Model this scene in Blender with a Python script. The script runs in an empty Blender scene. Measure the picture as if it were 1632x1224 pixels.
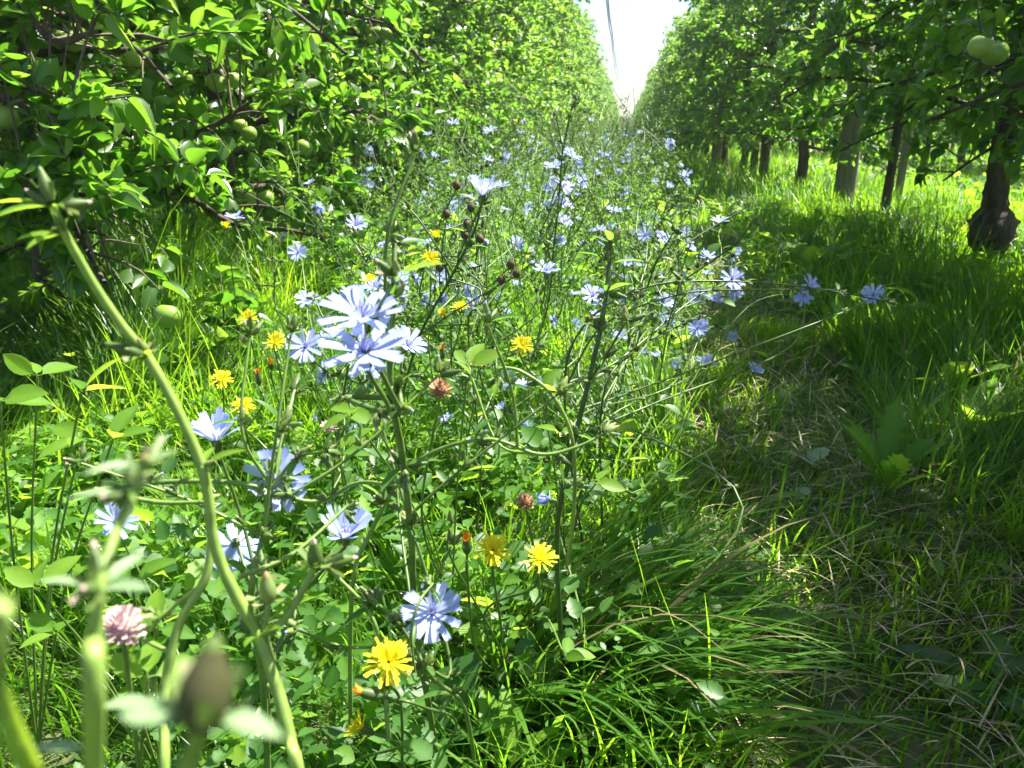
import bpy, math, random
import numpy as np
from mathutils import Vector
rng = np.random.default_rng(7); random.seed(7)
R = math.radians
scene = bpy.context.scene
col = scene.collection
# ---------------------------------------------------------------- camera
CAM_H, PITCH, YAW, FPX = 0.62, R(17.95), R(7.8), 1256.0
cd = bpy.data.cameras.new("camera"); cam = bpy.data.objects.new("camera", cd); col.objects.link(cam)
cam.location = (0, 0, CAM_H); cam.rotation_euler = (R(90) - PITCH, 0, YAW)
cd.sensor_width = 36; cd.lens = 36 * FPX / 1632; cd.clip_start = .02; cd.clip_end = 2000
cd.dof.use_dof = True; cd.dof.focus_distance = 0.85; cd.dof.aperture_fstop = 17
scene.camera = cam
# ---------------------------------------------------------------- world, sun, exposure
SUN_EL, SUN_AZ = R(59), R(52)                 # azimuth from +Y towards +X
w = bpy.data.worlds.new("World"); scene.world = w; w.use_nodes = True
nt = w.node_tree; sky = nt.nodes.new("ShaderNodeTexSky"); sky.sky_type = 'NISHITA'; sky.sun_disc = False
sky.sun_elevation = SUN_EL; sky.sun_rotation = SUN_AZ; sky.air_density = 1.0; sky.dust_density = 1.5; sky.ozone_density = 1.0
bg = nt.nodes["Background"]; bg.inputs[1].default_value = 0.06; nt.links.new(sky.outputs[0], bg.inputs[0])
sd = bpy.data.lights.new("sun", 'SUN'); sd.energy = 5.0; sd.angle = R(.5); sd.color = (1, .95, .86)
sun = bpy.data.objects.new("sun", sd); col.objects.link(sun)
sdir = Vector((math.sin(SUN_AZ) * math.cos(SUN_EL), math.cos(SUN_AZ) * math.cos(SUN_EL), math.sin(SUN_EL)))
sun.rotation_euler = sdir.to_track_quat('Z', 'Y').to_euler()
vs = scene.view_settings; vs.view_transform = 'Standard'; vs.look = 'None'; vs.gamma = 1; vs.use_curve_mapping = False
vs.exposure = 2.0
scene.cycles.max_bounces = 8; scene.cycles.transmission_bounces = 4; scene.cycles.diffuse_bounces = 4; scene.cycles.glossy_bounces = 2

_f = np.array([-math.sin(YAW) * math.cos(PITCH), math.cos(YAW) * math.cos(PITCH), -math.sin(PITCH)])
_r = np.array([math.cos(YAW), math.sin(YAW), 0.0]); _u = np.cross(_r, _f); CAMP = np.array([0, 0, CAM_H])
def P(x, y, d):                               # where a thing measured in the photo stands, d metres away
    return CAMP + d * (_f + _r * (x - 816) / FPX - _u * (y - 612) / FPX)
def G(x, y, z=0.0):
    v = _f + _r * (x - 816) / FPX - _u * (y - 612) / FPX
    return CAMP + v * (z - CAM_H) / v[2]
# ---------------------------------------------------------------- materials
def mat(name):
    m = bpy.data.materials.new(name); m.use_nodes = True; n = m.node_tree; n.nodes.clear()
    out = n.nodes.new("ShaderNodeOutputMaterial"); return m, n, out
def ramp(n, stops):
    r = n.nodes.new("ShaderNodeValToRGB"); e = r.color_ramp.elements
    while len(e) < len(stops): e.new(.5)
    for i, (p, c) in enumerate(stops): e[i].position = p; e[i].color = (*c, 1)
    return r
def leafmat(name, stops, tstops, trans=.45, rough=.4, spec=.5, noise=0, nscale=60, thin=True):
    m, n, out = mat(name)
    at = n.nodes.new("ShaderNodeAttribute"); at.attribute_name = "rnd"
    fac = at.outputs["Fac"]
    if noise:
        tc = n.nodes.new("ShaderNodeTexCoord"); no = n.nodes.new("ShaderNodeTexNoise"); no.inputs["Scale"].default_value = nscale
        no.inputs["Detail"].default_value = 3
        n.links.new(tc.outputs["Object"], no.inputs["Vector"])
        ma = n.nodes.new("ShaderNodeMath"); ma.operation = 'MULTIPLY_ADD'; n.links.new(no.outputs["Fac"], ma.inputs[0]); ma.inputs[1].default_value = noise
        mb = n.nodes.new("ShaderNodeMath"); mb.operation = 'SUBTRACT'; n.links.new(fac, mb.inputs[0]); mb.inputs[1].default_value = noise / 2
        n.links.new(mb.outputs[0], ma.inputs[2]); fac = ma.outputs[0]
    r1 = ramp(n, stops); n.links.new(fac, r1.inputs[0])
    b = n.nodes.new("ShaderNodeBsdfPrincipled"); b.inputs["Roughness"].default_value = rough; b.inputs["Specular IOR Level"].default_value = spec
    n.links.new(r1.outputs[0], b.inputs["Base Color"])
    if trans > 0:
        r2 = ramp(n, tstops); n.links.new(fac, r2.inputs[0])
        t = n.nodes.new("ShaderNodeBsdfTranslucent"); n.links.new(r2.outputs[0], t.inputs[0])
        mx = n.nodes.new("ShaderNodeMixShader"); mx.inputs[0].default_value = trans
        n.links.new(b.outputs[0], mx.inputs[1]); n.links.new(t.outputs[0], mx.inputs[2]); n.links.new(mx.outputs[0], out.inputs[0])
    else: n.links.new(b.outputs[0], out.inputs[0])
    return m
M = {}
M['apple_leaf'] = leafmat("apple_leaf", [(0, (.030, .075, .012)), (.6, (.055, .13, .018)), (1, (.11, .20, .03))],
                          [(0, (.13, .36, .02)), (.6, (.24, .52, .03)), (1, (.42, .66, .06))], .45, .3, .6)
M['far_leaf'] = leafmat("orchard_leaf", [(0, (.035, .085, .015)), (.6, (.065, .15, .025)), (1, (.12, .21, .04))],
                        [(0, (.18, .44, .03)), (.6, (.32, .60, .05)), (1, (.5, .72, .08))], .48, .4, .6)
M['grass'] = leafmat("grass_blade", [(0, (.16, .13, .06)), (.06, (.20, .17, .08)), (.1, (.035, .085, .012)), (.6, (.07, .16, .015)), (1, (.14, .25, .025))],
                     [(0, (.22, .2, .08)), (.06, (.3, .26, .1)), (.1, (.14, .36, .02)), (.6, (.34, .66, .02)), (1, (.60, .85, .05))], .5, .35, .45)
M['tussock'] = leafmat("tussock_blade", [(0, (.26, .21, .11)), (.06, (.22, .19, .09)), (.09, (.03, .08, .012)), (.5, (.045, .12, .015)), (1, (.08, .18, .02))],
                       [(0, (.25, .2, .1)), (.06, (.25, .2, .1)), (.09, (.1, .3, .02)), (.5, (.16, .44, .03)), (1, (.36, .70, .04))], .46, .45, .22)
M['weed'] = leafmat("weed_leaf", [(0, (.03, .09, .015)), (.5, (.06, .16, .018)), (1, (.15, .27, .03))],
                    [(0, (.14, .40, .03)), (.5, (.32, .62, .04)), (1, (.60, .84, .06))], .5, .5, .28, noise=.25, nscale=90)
M['herb'] = leafmat("dull_weed_leaf", [(0, (.025, .075, .018)), (.5, (.045, .12, .022)), (1, (.09, .19, .04))],
                    [(0, (.10, .30, .03)), (.5, (.2, .48, .04)), (1, (.38, .66, .07))], .42, .45, .35, noise=.3, nscale=80)
M['pale'] = leafmat("pale_underleaf", [(0, (.13, .22, .10)), (1, (.22, .33, .16))], [(0, (.15, .34, .08)), (1, (.26, .48, .12))], .25, .5, .4, noise=.4, nscale=120)
M['stem'] = leafmat("chicory_stem", [(0, (.045, .075, .025)), (.5, (.10, .17, .035)), (1, (.26, .40, .08))], [(0, (.1, .25, .03)), (1, (.4, .6, .1))], .12, .42, .5, noise=.3, nscale=70)
M['drystem'] = leafmat("dry_stem", [(0, (.20, .15, .08)), (.5, (.34, .28, .16)), (1, (.5, .44, .3))], [(0, (0, 0, 0))], 0, .6, .3, noise=.4, nscale=60)
M['bud'] = leafmat("bud_bract", [(0, (.04, .07, .02)), (.5, (.09, .15, .035)), (.85, (.2, .28, .08)), (1, (.3, .2, .15))], [(0, (.1, .22, .03)), (1, (.35, .5, .12))], .2, .5, .4, noise=.3, nscale=250)
M['seedhead'] = leafmat("seed_head", [(0, (.05, .035, .018)), (.5, (.09, .06, .03)), (1, (.2, .12, .06))], [(0, (0, 0, 0))], 0, .7, .3, noise=.4, nscale=300)
M['darkbud'] = leafmat("dark_bud", [(0, (.03, .03, .012)), (.5, (.055, .05, .02)), (1, (.09, .10, .04))], [(0, (.1, .14, .03)), (1, (.2, .25, .06))], .15, .6, .2, noise=.5, nscale=400)
M['blue'] = leafmat("chicory_petal", [(0, (.22, .29, .70)), (.5, (.35, .42, .80)), (1, (.56, .60, .87))],
                    [(0, (.30, .38, .84)), (.5, (.43, .52, .90)), (1, (.64, .69, .94))], .42, .5, .3, noise=.25, nscale=260)
M['stamen'] = leafmat("chicory_stamen", [(0, (.12, .14, .55)), (1, (.6, .58, .85))], [(0, (.2, .2, .6)), (1, (.6, .6, .9))], .2, .5, .3)
M['yellow'] = leafmat("hawkbit_petal", [(0, (.70, .58, .01)), (.5, (.78, .70, .01)), (1, (.82, .78, .04))],
                      [(0, (.78, .66, .01)), (.5, (.84, .78, .01)), (1, (.86, .84, .02))], .35, .5, .3)
M['orange'] = leafmat("faded_petal", [(0, (.45, .10, .02)), (.5, (.6, .26, .02)), (1, (.7, .42, .05))], [(0, (.6, .15, .02)), (1, (.8, .5, .05))], .3, .6, .2)
M['pink'] = leafmat("clover_floret", [(0, (.50, .33, .33)), (.5, (.60, .45, .42)), (1, (.70, .58, .52))], [(0, (.5, .3, .4)), (1, (.75, .55, .6))], .3, .5, .3)
M['brownhead'] = leafmat("withered_floret", [(0, (.26, .13, .07)), (.5, (.42, .24, .13)), (1, (.62, .42, .27))], [(0, (.4, .2, .1)), (1, (.7, .45, .3))], .25, .6, .2)
M['apple'] = leafmat("green_apple", [(0, (.16, .28, .04)), (.5, (.24, .38, .06)), (1, (.38, .42, .10))], [(0, (.2, .4, .05)), (1, (.3, .5, .08))], .1, .3, .5, noise=.9, nscale=22)
def bark(name, a, b, sc=18, bump=.6, zs=.3):
    m, n, out = mat(name)
    tc = n.nodes.new("ShaderNodeTexCoord"); mp = n.nodes.new("ShaderNodeMapping"); mp.inputs["Scale"].default_value = (1, 1, zs)
    no = n.nodes.new("ShaderNodeTexNoise"); no.inputs["Scale"].default_value = sc; no.inputs["Detail"].default_value = 8; no.inputs["Roughness"].default_value = .7
    n.links.new(tc.outputs["Object"], mp.inputs[0]); n.links.new(mp.outputs[0], no.inputs["Vector"])
    r = ramp(n, [(.3, a), (.7, b)]); n.links.new(no.outputs["Fac"], r.inputs[0])
    p = n.nodes.new("ShaderNodeBsdfPrincipled"); p.inputs["Roughness"].default_value = .85; n.links.new(r.outputs[0], p.inputs["Base Color"])
    bp = n.nodes.new("ShaderNodeBump"); bp.inputs["Strength"].default_value = bump; bp.inputs["Distance"].default_value = .01
    n.links.new(no.outputs["Fac"], bp.inputs["Height"]); n.links.new(bp.outputs[0], p.inputs["Normal"]); n.links.new(p.outputs[0], out.inputs[0])
    return m
M['bark'] = bark("apple_bark", (.018, .013, .009), (.13, .10, .07), 26, 1)
M['twig'] = bark("twig_bark", (.06, .045, .03), (.17, .14, .10), 60, .3)
M['post'] = bark("weathered_post", (.10, .085, .07), (.24, .21, .175), 60, .4, .08)
M['soil'] = bark("orchard_soil", (.03, .045, .012), (.075, .09, .025), 7, .8, 1)
M['wire'] = bark("galvanised_wire", (.03, .03, .03), (.08, .08, .08), 50, .1)
# ---------------------------------------------------------------- mesh helpers
class MB:
    """collects vertex / face blocks and links them as one mesh object"""
    def __init__(s): s.v = []; s.f = []; s.m = []; s.r = []; s.n = 0
    def add(s, v, f, rnd=.5, mi=0):
        v = np.asarray(v, float).reshape(-1, 3); f = np.asarray(f, int)
        s.v.append(v); s.f.append(f + s.n); s.m.append(np.full(len(f), mi)); s.n += len(v)
        s.r.append(np.broadcast_to(np.asarray(rnd, float), (len(v),)).copy())
    def mesh(s, name, mats, smooth=True):
        me = bpy.data.meshes.new(name); V = np.concatenate(s.v)
        me.vertices.add(len(V)); me.vertices.foreach_set("co", V.ravel())
        loops = np.concatenate([f.ravel() for f in s.f]); tot = np.concatenate([np.full(len(f), f.shape[1]) for f in s.f])
        me.loops.add(len(loops)); me.loops.foreach_set("vertex_index", loops.astype(np.int32))
        me.polygons.add(len(tot)); st = np.concatenate([[0], np.cumsum(tot)[:-1]])
        me.polygons.foreach_set("loop_start", st.astype(np.int32)); me.polygons.foreach_set("loop_total", tot.astype(np.int32))
        me.polygons.foreach_set("material_index", np.concatenate(s.m).astype(np.int32))
        me.polygons.foreach_set("use_smooth", np.full(len(tot), smooth))
        for x in mats: me.materials.append(x)
        me.update(calc_edges=True)
        a = me.attributes.new("rnd", 'FLOAT', 'POINT'); a.data.foreach_set("value", np.concatenate(s.r).astype(np.float32))
        return me
def obj(name, me, parent=None, loc=None):
    o = bpy.data.objects.new(name, me); col.objects.link(o)
    if parent: o.parent = parent
    if loc is not None: o.location = loc
    return o
def thing(name, label, cat, loc=(0, 0, 0), group=None, me=None):
    o = bpy.data.objects.new(name, me); col.objects.link(o); o.location = loc
    o['label'] = label; o['category'] = cat
    if group: o['group'] = group
    return o
def copy_tree(o, parent=None):
    c = o.copy(); col.objects.link(c)
    if parent: c.parent = parent
    for ch in list(o.children): copy_tree(ch, c)
    return c
def nrm(v): v = np.asarray(v, float); return v / (np.linalg.norm(v, axis=-1, keepdims=True) + 1e-9)
def tube(pts, rad, k=6, cap=True):
    pts = np.asarray(pts, float); n = len(pts); rad = np.broadcast_to(rad, (n,))
    t = np.gradient(pts, axis=0); t = nrm(t)
    ref = np.array([0, 0, 1.]) if abs(t[0][2]) < .9 else np.array([1., 0, 0])
    a = nrm(np.cross(t[0], ref)); A = []
    for i in range(n):
        a = nrm(a - t[i] * a.dot(t[i])); A.append(a)
    A = np.array(A); B = np.cross(t, A); th = np.linspace(0, 2 * np.pi, k, endpoint=False)
    V = pts[:, None] + rad[:, None, None] * (A[:, None] * np.cos(th)[None, :, None] + B[:, None] * np.sin(th)[None, :, None])
    i, j = np.meshgrid(np.arange(n - 1), np.arange(k), indexing='ij'); j2 = (j + 1) % k
    F = np.stack([i * k + j, i * k + j2, (i + 1) * k + j2, (i + 1) * k + j], -1).reshape(-1, 4)
    return V.reshape(-1, 3), F
def curve(pts, n=24):                         # smooth curve through the points
    pts = np.asarray(pts, float); m = len(pts)
    if m < 3: return np.array([pts[0] + (pts[-1] - pts[0]) * t for t in np.linspace(0, 1, n)])
    q = np.vstack([2 * pts[0] - pts[1], pts, 2 * pts[-1] - pts[-2]]); out = []
    for t in np.linspace(0, m - 1 - 1e-6, n):
        i = int(t); u = t - i; a, b, c, d = q[i:i + 4]
        out.append(.5 * (2 * b + (c - a) * u + (2 * a - 5 * b + 4 * c - d) * u * u + (3 * b - a - 3 * c + d) * u ** 3))
    return np.array(out)
def frames(y, z):                             # x, y, z axes from a direction and an approximate normal
    y = nrm(y); x = nrm(np.cross(y, z)); return np.stack([x, y, np.cross(x, y)], -1)
def scatter(mb, tv, tf, pos, fr, sc, rnd, mi=0):
    tv = np.asarray(tv, float); N, n = len(pos), len(tv); sc = np.asarray(sc, float)
    if sc.ndim == 1: sc = sc[:, None].repeat(3, 1)
    V = np.einsum('nij,nvj->nvi', fr, tv[None] * sc[:, None, :]) + pos[:, None]
    F = np.asarray(tf)[None] + (np.arange(N) * n)[:, None, None]
    rib = np.where(np.abs(tv[:, 0]) < 1e-4, .16, -.05); mb.add(V.reshape(-1, 3), F.reshape(-1, tf.shape[1]), np.clip(np.repeat(rnd, n) + np.tile(rib, N), .001, 1), mi)
def leaf_tpl(w=.55, segs=4, fold=.18, droop=.25, lobes=0, peak=.45, stalk=.12):
    """leaf of unit length along +Y, folded on its midrib"""
    V = []; F = []
    ts = np.linspace(0, 1, segs + 1)
    for i, t in enumerate(ts):
        hw = .5 * w * (math.sin(math.pi * min(1, t ** (math.log(.5) / math.log(peak)))) ** .75 if 0 < t < 1 else .02)
        if lobes and 0 < t < 1 and i % 2: hw *= (1 - lobes)
        z = -droop * t * t; y = stalk + t * (1 - stalk)
        V += [(-hw, y - (lobes * .06 if i % 2 else 0), z + fold * hw), (0, y, z - fold * hw * .6), (hw, y - (lobes * .06 if i % 2 else 0), z + fold * hw)]
        if i: a = 3 * (i - 1); F += [(a, a + 1, a + 4, a + 3), (a + 1, a + 2, a + 5, a + 4)]
    k = len(V); V += [(-.012, 0, .02), (.012, 0, .02), (.012, stalk, 0), (-.012, stalk, 0)]; F.append((k, k + 1, k + 2, k + 3))
    return np.array(V), np.array(F)
LEAF_HI = leaf_tpl(.56, 5); LEAF_CURL = leaf_tpl(.50, 6, .55, .5, 0, .5, .16); LEAF_CUP = leaf_tpl(.66, 5, -.25, -.12, 0, .42, .14); LEAF_LO = leaf_tpl(.58, 2, .2, .2)
LEAF_LOBED = leaf_tpl(.30, 14, .25, .35, .38, .62); LEAF_WAVY = leaf_tpl(.34, 12, .2, .4, .14, .55); LEAF_LANCE = leaf_tpl(.24, 5, .3, .3)
LEAF_ROUND = leaf_tpl(.8, 4, .15, .1, 0, .55, .1); LEAF_TOOTH = leaf_tpl(.62, 10, .2, .25, .16, .42)
# ---------------------------------------------------------------- the ground
def ground():
    mb = MB(); xs = np.concatenate([[-300, -60, -15], np.linspace(-6, 6, 90), [15, 60, 300]]); ys = np.concatenate([[-60, -6], np.linspace(-1, 14, 110), [20, 30, 50, 80, 150, 600]])
    X, Y = np.meshgrid(xs, ys); Z = .012 * np.sin(X * 5.1 + 1) * np.sin(Y * 3.7) + .01 * np.sin(X * 11 + Y * 7) - .02
    n, m = X.shape; i, j = np.meshgrid(np.arange(n - 1), np.arange(m - 1), indexing='ij'); a = i * m + j
    mb.add(np.stack([X, Y, Z], -1), np.stack([a, a + 1, a + m + 1, a + m], -1).reshape(-1, 4))
    o = obj('ground', mb.mesh('ground', [M['soil']])); o['kind'] = 'structure'
ground()
# ---------------------------------------------------------------- grass (uncountable)
def blades(mb, pos, L, W, az, lean, curl, rnd, segs=4):
    """arching tapered blades"""
    N = len(pos); t = np.linspace(0, 1, segs + 1)[None]
    d = np.stack([np.cos(az), np.sin(az), 0 * az], -1); s = np.stack([-np.sin(az), np.cos(az), 0 * az], -1)
    ang = lean[:, None] + curl[:, None] * t            # angle from the vertical along the blade
    st = L[:, None] / segs
    h = np.concatenate([np.zeros((N, 1)), np.cumsum(np.sin(ang[:, :-1]) * st, 1)], 1); z = np.concatenate([np.zeros((N, 1)), np.cumsum(np.cos(ang[:, :-1]) * st, 1)], 1)
    c = pos[:, None] + d[:, None] * h[..., None] + np.array([0, 0, 1.]) * z[..., None]
    wd = W[:, None] * np.array([.75, 1, .9, .65, .35, .2, .1])[None, :segs + 1]; wd[:, -1] = W * .06
    V = np.stack([c - s[:, None] * wd[..., None] / 2, c + s[:, None] * wd[..., None] / 2], 2)   # N, segs+1, 2, 3
    k = 2 * (segs + 1); i = np.arange(segs); f = np.stack([2 * i, 2 * i + 1, 2 * i + 3, 2 * i + 2], -1)
    F = f[None] + (np.arange(N) * k)[:, None, None]
    mb.add(V.reshape(-1, 3), F.reshape(-1, 4), np.repeat(rnd, k))
def noise2(x, y): return .5 + .25 * np.sin(x * 3.1 + 1.3 * np.sin(y * 2.3)) + .25 * np.sin(y * 4.3 + 1.7 * np.sin(x * 3.7 + 2))
def path_h(x, y):                              # grass height over the alley
    h = .10 + .13 * noise2(x * 2, y * 2)
    h = np.where((x > .12) & (x < .62 + .06 * np.sin(y * 3)), h * .34, h)        # the trodden line
    h = np.where(x > .85, h * 1.12, h); h = np.where((x < -.1) & (y < 2.6), h * (.8 + .9 * (noise2(x * 1.4, y * 1.4) > .55)), h); h = np.where((x - 1.6) ** 2 + (y - 3.6) ** 2 < .16, h * .75, h)
    h = np.where((x < .1) & (x > -.9), h * .7, h)
    h = np.where(x > 2.4, h * .8, h)
    return h
def grass():
    mb = MB()
    def zone(n, x0, x1, y0, y1, ws, ls, p=1.0, segs=4):
        x = rng.uniform(x0, x1, n); y = y0 + (y1 - y0) * rng.uniform(0, 1, n) ** p
        keep = (np.abs(x + .14 * y) < .85 * y + 1.3) & (noise2(x * 5, y * 5) + rng.uniform(-.3, .6, n) > .25)
        x, y = x[keep], y[keep]; n = len(x); h = path_h(x, y) * ls
        L = h * rng.uniform(.5, 1.35, n) * np.where(rng.random(n) < .04, 1.5, 1); W = ws * rng.uniform(.5, 1.4, n)
        az = rng.uniform(0, 2 * np.pi, n) * .55 + np.pi * (noise2(x * 1.3, y * 1.3) * 2)
        lean = rng.uniform(.02, .7, n); curl = rng.uniform(.1, 1.5, n)
        r = np.clip(.18 + .6 * noise2(x * 1.7 + 4, y * 1.7) * rng.uniform(.4, 1.4, n), .11, 1)
        dry = rng.random(n) < np.where((x > .1) & (x < .7), .16, .05); r = np.where(dry, rng.uniform(0, .07, n), r); 
        blades(mb, np.stack([x, y, np.full(n, -.02)], -1), L, W, az, lean + dry * .6, curl, r, segs)
    zone(150000, -2.2, 2.3, -.1, 2.6, .0033, 1.0)
    zone(110000, -3.6, 3.9, 2.4, 6.5, .0048, 1.05)
    zone(85000, -7, 10, 6, 18, .009, 1.15, 1.4, 3)
    zone(50000, -12, 22, 17, 60, .02, 1.3, 1.5, 3); zone(24000, -8, 10, 58, 140, .05, 1.5, 1, 3)
    zone(26000, 2.2, 7, 3, 9, .007, 1.2, 1, 3)
    o = obj('grass', mb.mesh('grass', [M['grass']])); o['kind'] = 'stuff'
    o['label'] = 'green and sun bleached grass growing all over the alley floor'; o['category'] = 'grass'
grass()
def litter():                                   # dry stalks lying flat on the trodden line
    mb = MB(); n = 3000; x = rng.normal(.38, .22, n); y = rng.uniform(.5, 4, n)
    blades(mb, np.stack([x, y, np.full(n, .004) + rng.uniform(0, .02, n)], -1), rng.uniform(.025, .11, n), rng.uniform(.0012, .0030, n), rng.uniform(0, 6.28, n), rng.uniform(.9, 1.5, n), rng.uniform(.1, 1.1, n), rng.uniform(0, .8, n), 5)
    o = obj('dry_grass', mb.mesh('dry_grass', [M['drystem']])); o['kind'] = 'stuff'; o['label'] = 'dry stalks lying between the grass'; o['category'] = 'dry grass'
litter()
def cover():                                    # low broad leaves between the grass
    mb = MB()
    for (n, x0, x1, y0, y1, s0, s1, tpl, hz, mi) in ((5200, -1.5, .05, .3, 2.4, .010, .026, LEAF_ROUND, .12, 0), (4200, -1.7, -.1, .45, 3, .03, .085, LEAF_LOBED, .10, 0), (1500, -1.3, -.1, .7, 2.4, .03, .06, LEAF_TOOTH, .13, 0), (3000, -1.0, .12, .3, 1.5, .016, .038, LEAF_TOOTH, .15, 1),
                                             (260, .2, 1.8, .8, 4, .03, .07, LEAF_WAVY, .03, 0), (3000, -1.6, -.7, 2.2, 6, .04, .09, LEAF_WAVY, .1, 0), (3500, .5, 2.4, 2.5, 8, .05, .12, LEAF_WAVY, .12, 0), (5000, -1.1, .3, 2.2, 9, .03, .08, LEAF_HI, .25, 0), (6000, 2.3, 7, 3, 14, .06, .14, LEAF_HI, .15, 0)):
        x = rng.uniform(x0, x1, n); y = rng.uniform(y0, y1, n); k = noise2(x * 4, y * 4) > .4; x, y = x[k], y[k]; n = len(x)
        az = rng.uniform(0, 6.28, n); up = rng.uniform(-.1, 1.2, n)
        d = np.stack([np.cos(az), np.sin(az), up], -1); z = np.stack([rng.normal(0, .3, n), rng.normal(0, .3, n), np.ones(n)], -1) - nrm(d) * 0
        scatter(mb, tpl[0], tpl[1], np.stack([x, y, rng.uniform(0, hz, n)], -1), frames(d, z), rng.uniform(s0, s1, n), np.clip(rng.normal(.5, .25, n), 0, 1), mi)
    o = obj('ground_cover', mb.mesh('ground_cover', [M['weed'], M['herb']])); o['kind'] = 'stuff'
    o['label'] = 'low clover and broad weed leaves covering the ground between the grass'; o['category'] = 'weeds'
cover()
# ---------------------------------------------------------------- apple trees
def apple_mesh(r):
    mb = MB(); k, n = 16, 12; V = []
    for i in range(n + 1):
        ph = math.pi * i / n; rr = math.sin(ph) * (1 + .06 * math.cos(ph)); z = .93 * math.cos(ph)
        z -= .22 * math.exp(-(rr / .28) ** 2) * (1 if z > 0 else -.6)
        rr = max(rr, .004)
        for j in range(k): a = 2 * math.pi * j / k; V.append((r * rr * math.cos(a), r * rr * math.sin(a), r * z))
    F = [(i * k + j, i * k + (j + 1) % k, (i + 1) * k + (j + 1) % k, (i + 1) * k + j) for i in range(n) for j in range(k)]
    mb.add(V, F, rng.uniform(.2, .7)); v, f = tube([(0, 0, r * .6), (.002, 0, r * 1.1), (.005, .002, r * 1.6)], [.0015, .001, .0015], 5); mb.add(v, f, .3, 1)
    v, f = tube([(0, 0, -r * .86), (0, 0, -r * .97)], [.004, .005], 6); mb.add(v, f, .3, 1)
    return mb.mesh('apple', [M['apple'], M['twig']])
APPLES = [apple_mesh(r) for r in (.024, .027, .029)]
def build_tree(seed, H=3.1, base=.55, low=.0, rad=.75, hi=True, nl=5000, nlimb=30, tr=.045, knob=False, apples=8, fixed=(), loc=(0, 0, 0), reach=None):
    """meshes of one espalier-like apple tree: trunk, branches, foliage and where its apples hang"""
    g = np.random.default_rng(seed); tb = MB(); bb = MB()
    kx = [(0, 0, -.06)] + [(g.normal(0, .03), g.normal(0, .03), z) for z in (.35, .9, 1.6, 2.3)] + [(g.normal(0, .05), g.normal(0, .05), H * .95)]
    tp = curve(kx, 140 if hi else 40); zz = tp[:, 2] / H; r = tr * (1 - .72 * np.clip(zz, 0, 1)); r = r * (1 + .3 * (not knob) * np.exp(-(tp[:, 2] + .06) / .08))
    if knob: r = r + .046 * np.exp(-(np.abs(tp[:, 2] - .19) / .085) ** 2.4) + .004 * g.normal(0, 1, len(r)) * np.exp(-((tp[:, 2] - .22) / .1) ** 2)
    r = r * (1 + g.normal(0, .02, len(r))); v, f = tube(tp, r, 14)
    av = np.arctan2(v[:, 1], v[:, 0]); lump = np.sin(av * 3 + v[:, 2] * 31) * np.sin(v[:, 2] * 47 + av) + .6 * np.sin(av * 5 - v[:, 2] * 60)
    v += nrm(v * [1, 1, 0]) * ((lump * .9 + g.normal(0, .35, len(v))) * tr * (.06 + .12 * knob * np.exp(-((v[:, 2] - .19) / .1) ** 2)))[:, None]; tb.add(v, f)
    pos = []; drs = []; twigs = []
    limbs = []
    for i in range(nlimb):
        h = base + (H - base) * ((i + g.random()) / nlimb) ** .95; az = i * 2.4 + g.normal(0, .4)
        k = np.argmin(abs(tp[:, 2] - h)); p0 = tp[k]
        L = rad * (1.12 - .68 * (h / H) ** 1.5) * g.uniform(.75, 1.2); up = g.uniform(.1, .5)
        if h < 1.3: up = g.uniform(.0, .3)
        d = np.array([math.cos(az), math.sin(az), up]); sag = (low if h < 1.4 else .08) * g.uniform(.5, 1.3)
        pts = [p0 + d * L * t + np.array([g.normal(0, .03), g.normal(0, .03), -sag * t * t * 1.2 + g.normal(0, .02)]) for t in np.linspace(0, 1, 6)]; pts[0] = p0
        limbs.append((curve(pts, 16), .016 * (1 - .4 * h / H)))
    if reach is not None:
        for pts in reach: limbs.append((curve([np.array(q) - np.array(loc) for q in pts], 16), .014))
    for lp, lr in limbs:
        v, f = tube(lp, np.linspace(lr, .004, len(lp)), 7 if hi else 5); bb.add(v, f)
        LL = np.linalg.norm(lp[-1] - lp[0]); m = max(5, int(15 * LL / .7))
        for q in range(m):
            t = .15 + .85 * (q + g.random()) / m; a = lp[min(int(t * 15), 15)]
            dd = nrm(lp[-1] - lp[0]) * .5 + g.normal(0, .75, 3); dd[2] = dd[2] * .6 + .18
            if g.random() < .22: dd = np.array([g.normal(0, .2), g.normal(0, .2), 1.]); tl = g.uniform(.18, .42)
            else: tl = g.uniform(.08, .26)
            dd = nrm(dd); b = a + dd * tl * .5 + g.normal(0, .012, 3); c = a + dd * tl + np.array([0, 0, -.03 * tl / .2])
            twigs.append((a, b, c, tl)); tc = curve([a, b, c], 6)
            if hi or q % 3 == 0: v, f = tube(tc, np.linspace(.0035, .0012, 6), 4 if hi else 3); bb.add(v, f, .5, 1)
    per = nl / sum(t[3] + .06 for t in twigs)
    for a, b, c, tl in twigs:
        m = max(3, int(per * (tl + .06))); t = g.uniform(.1, 1, m) ** .7; p = a + (c - a) * t[:, None] + (b - (a + c) / 2) * (4 * t * (1 - t))[:, None]
        ax = nrm(c - a); o = g.normal(0, 1, (m, 3)); o = nrm(o - (o @ ax)[:, None] * ax); d = o + ax * g.uniform(.2, 1.1, m)[:, None]; d[:, 2] -= .15
        pos.append(p); drs.append(d)
    pos = np.concatenate(pos); drs = nrm(np.concatenate(drs)); N = len(pos)
    ap = [np.array(q) - np.array(loc) for q in fixed]
    for a in (ap if not hi else [q_ - np.array(loc) for q_ in HERO_APPLES]):                                # an apple pushes the leaves round it aside
        wp = pos + drs * .035; toc = nrm(CAMP - np.array(loc) - a); rel = wp - a; al = np.clip(rel @ toc, 0, 1.2); k = np.linalg.norm(rel - al[:, None] * toc, axis=1) > .064
        pos, drs = pos[k], drs[k]
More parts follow.
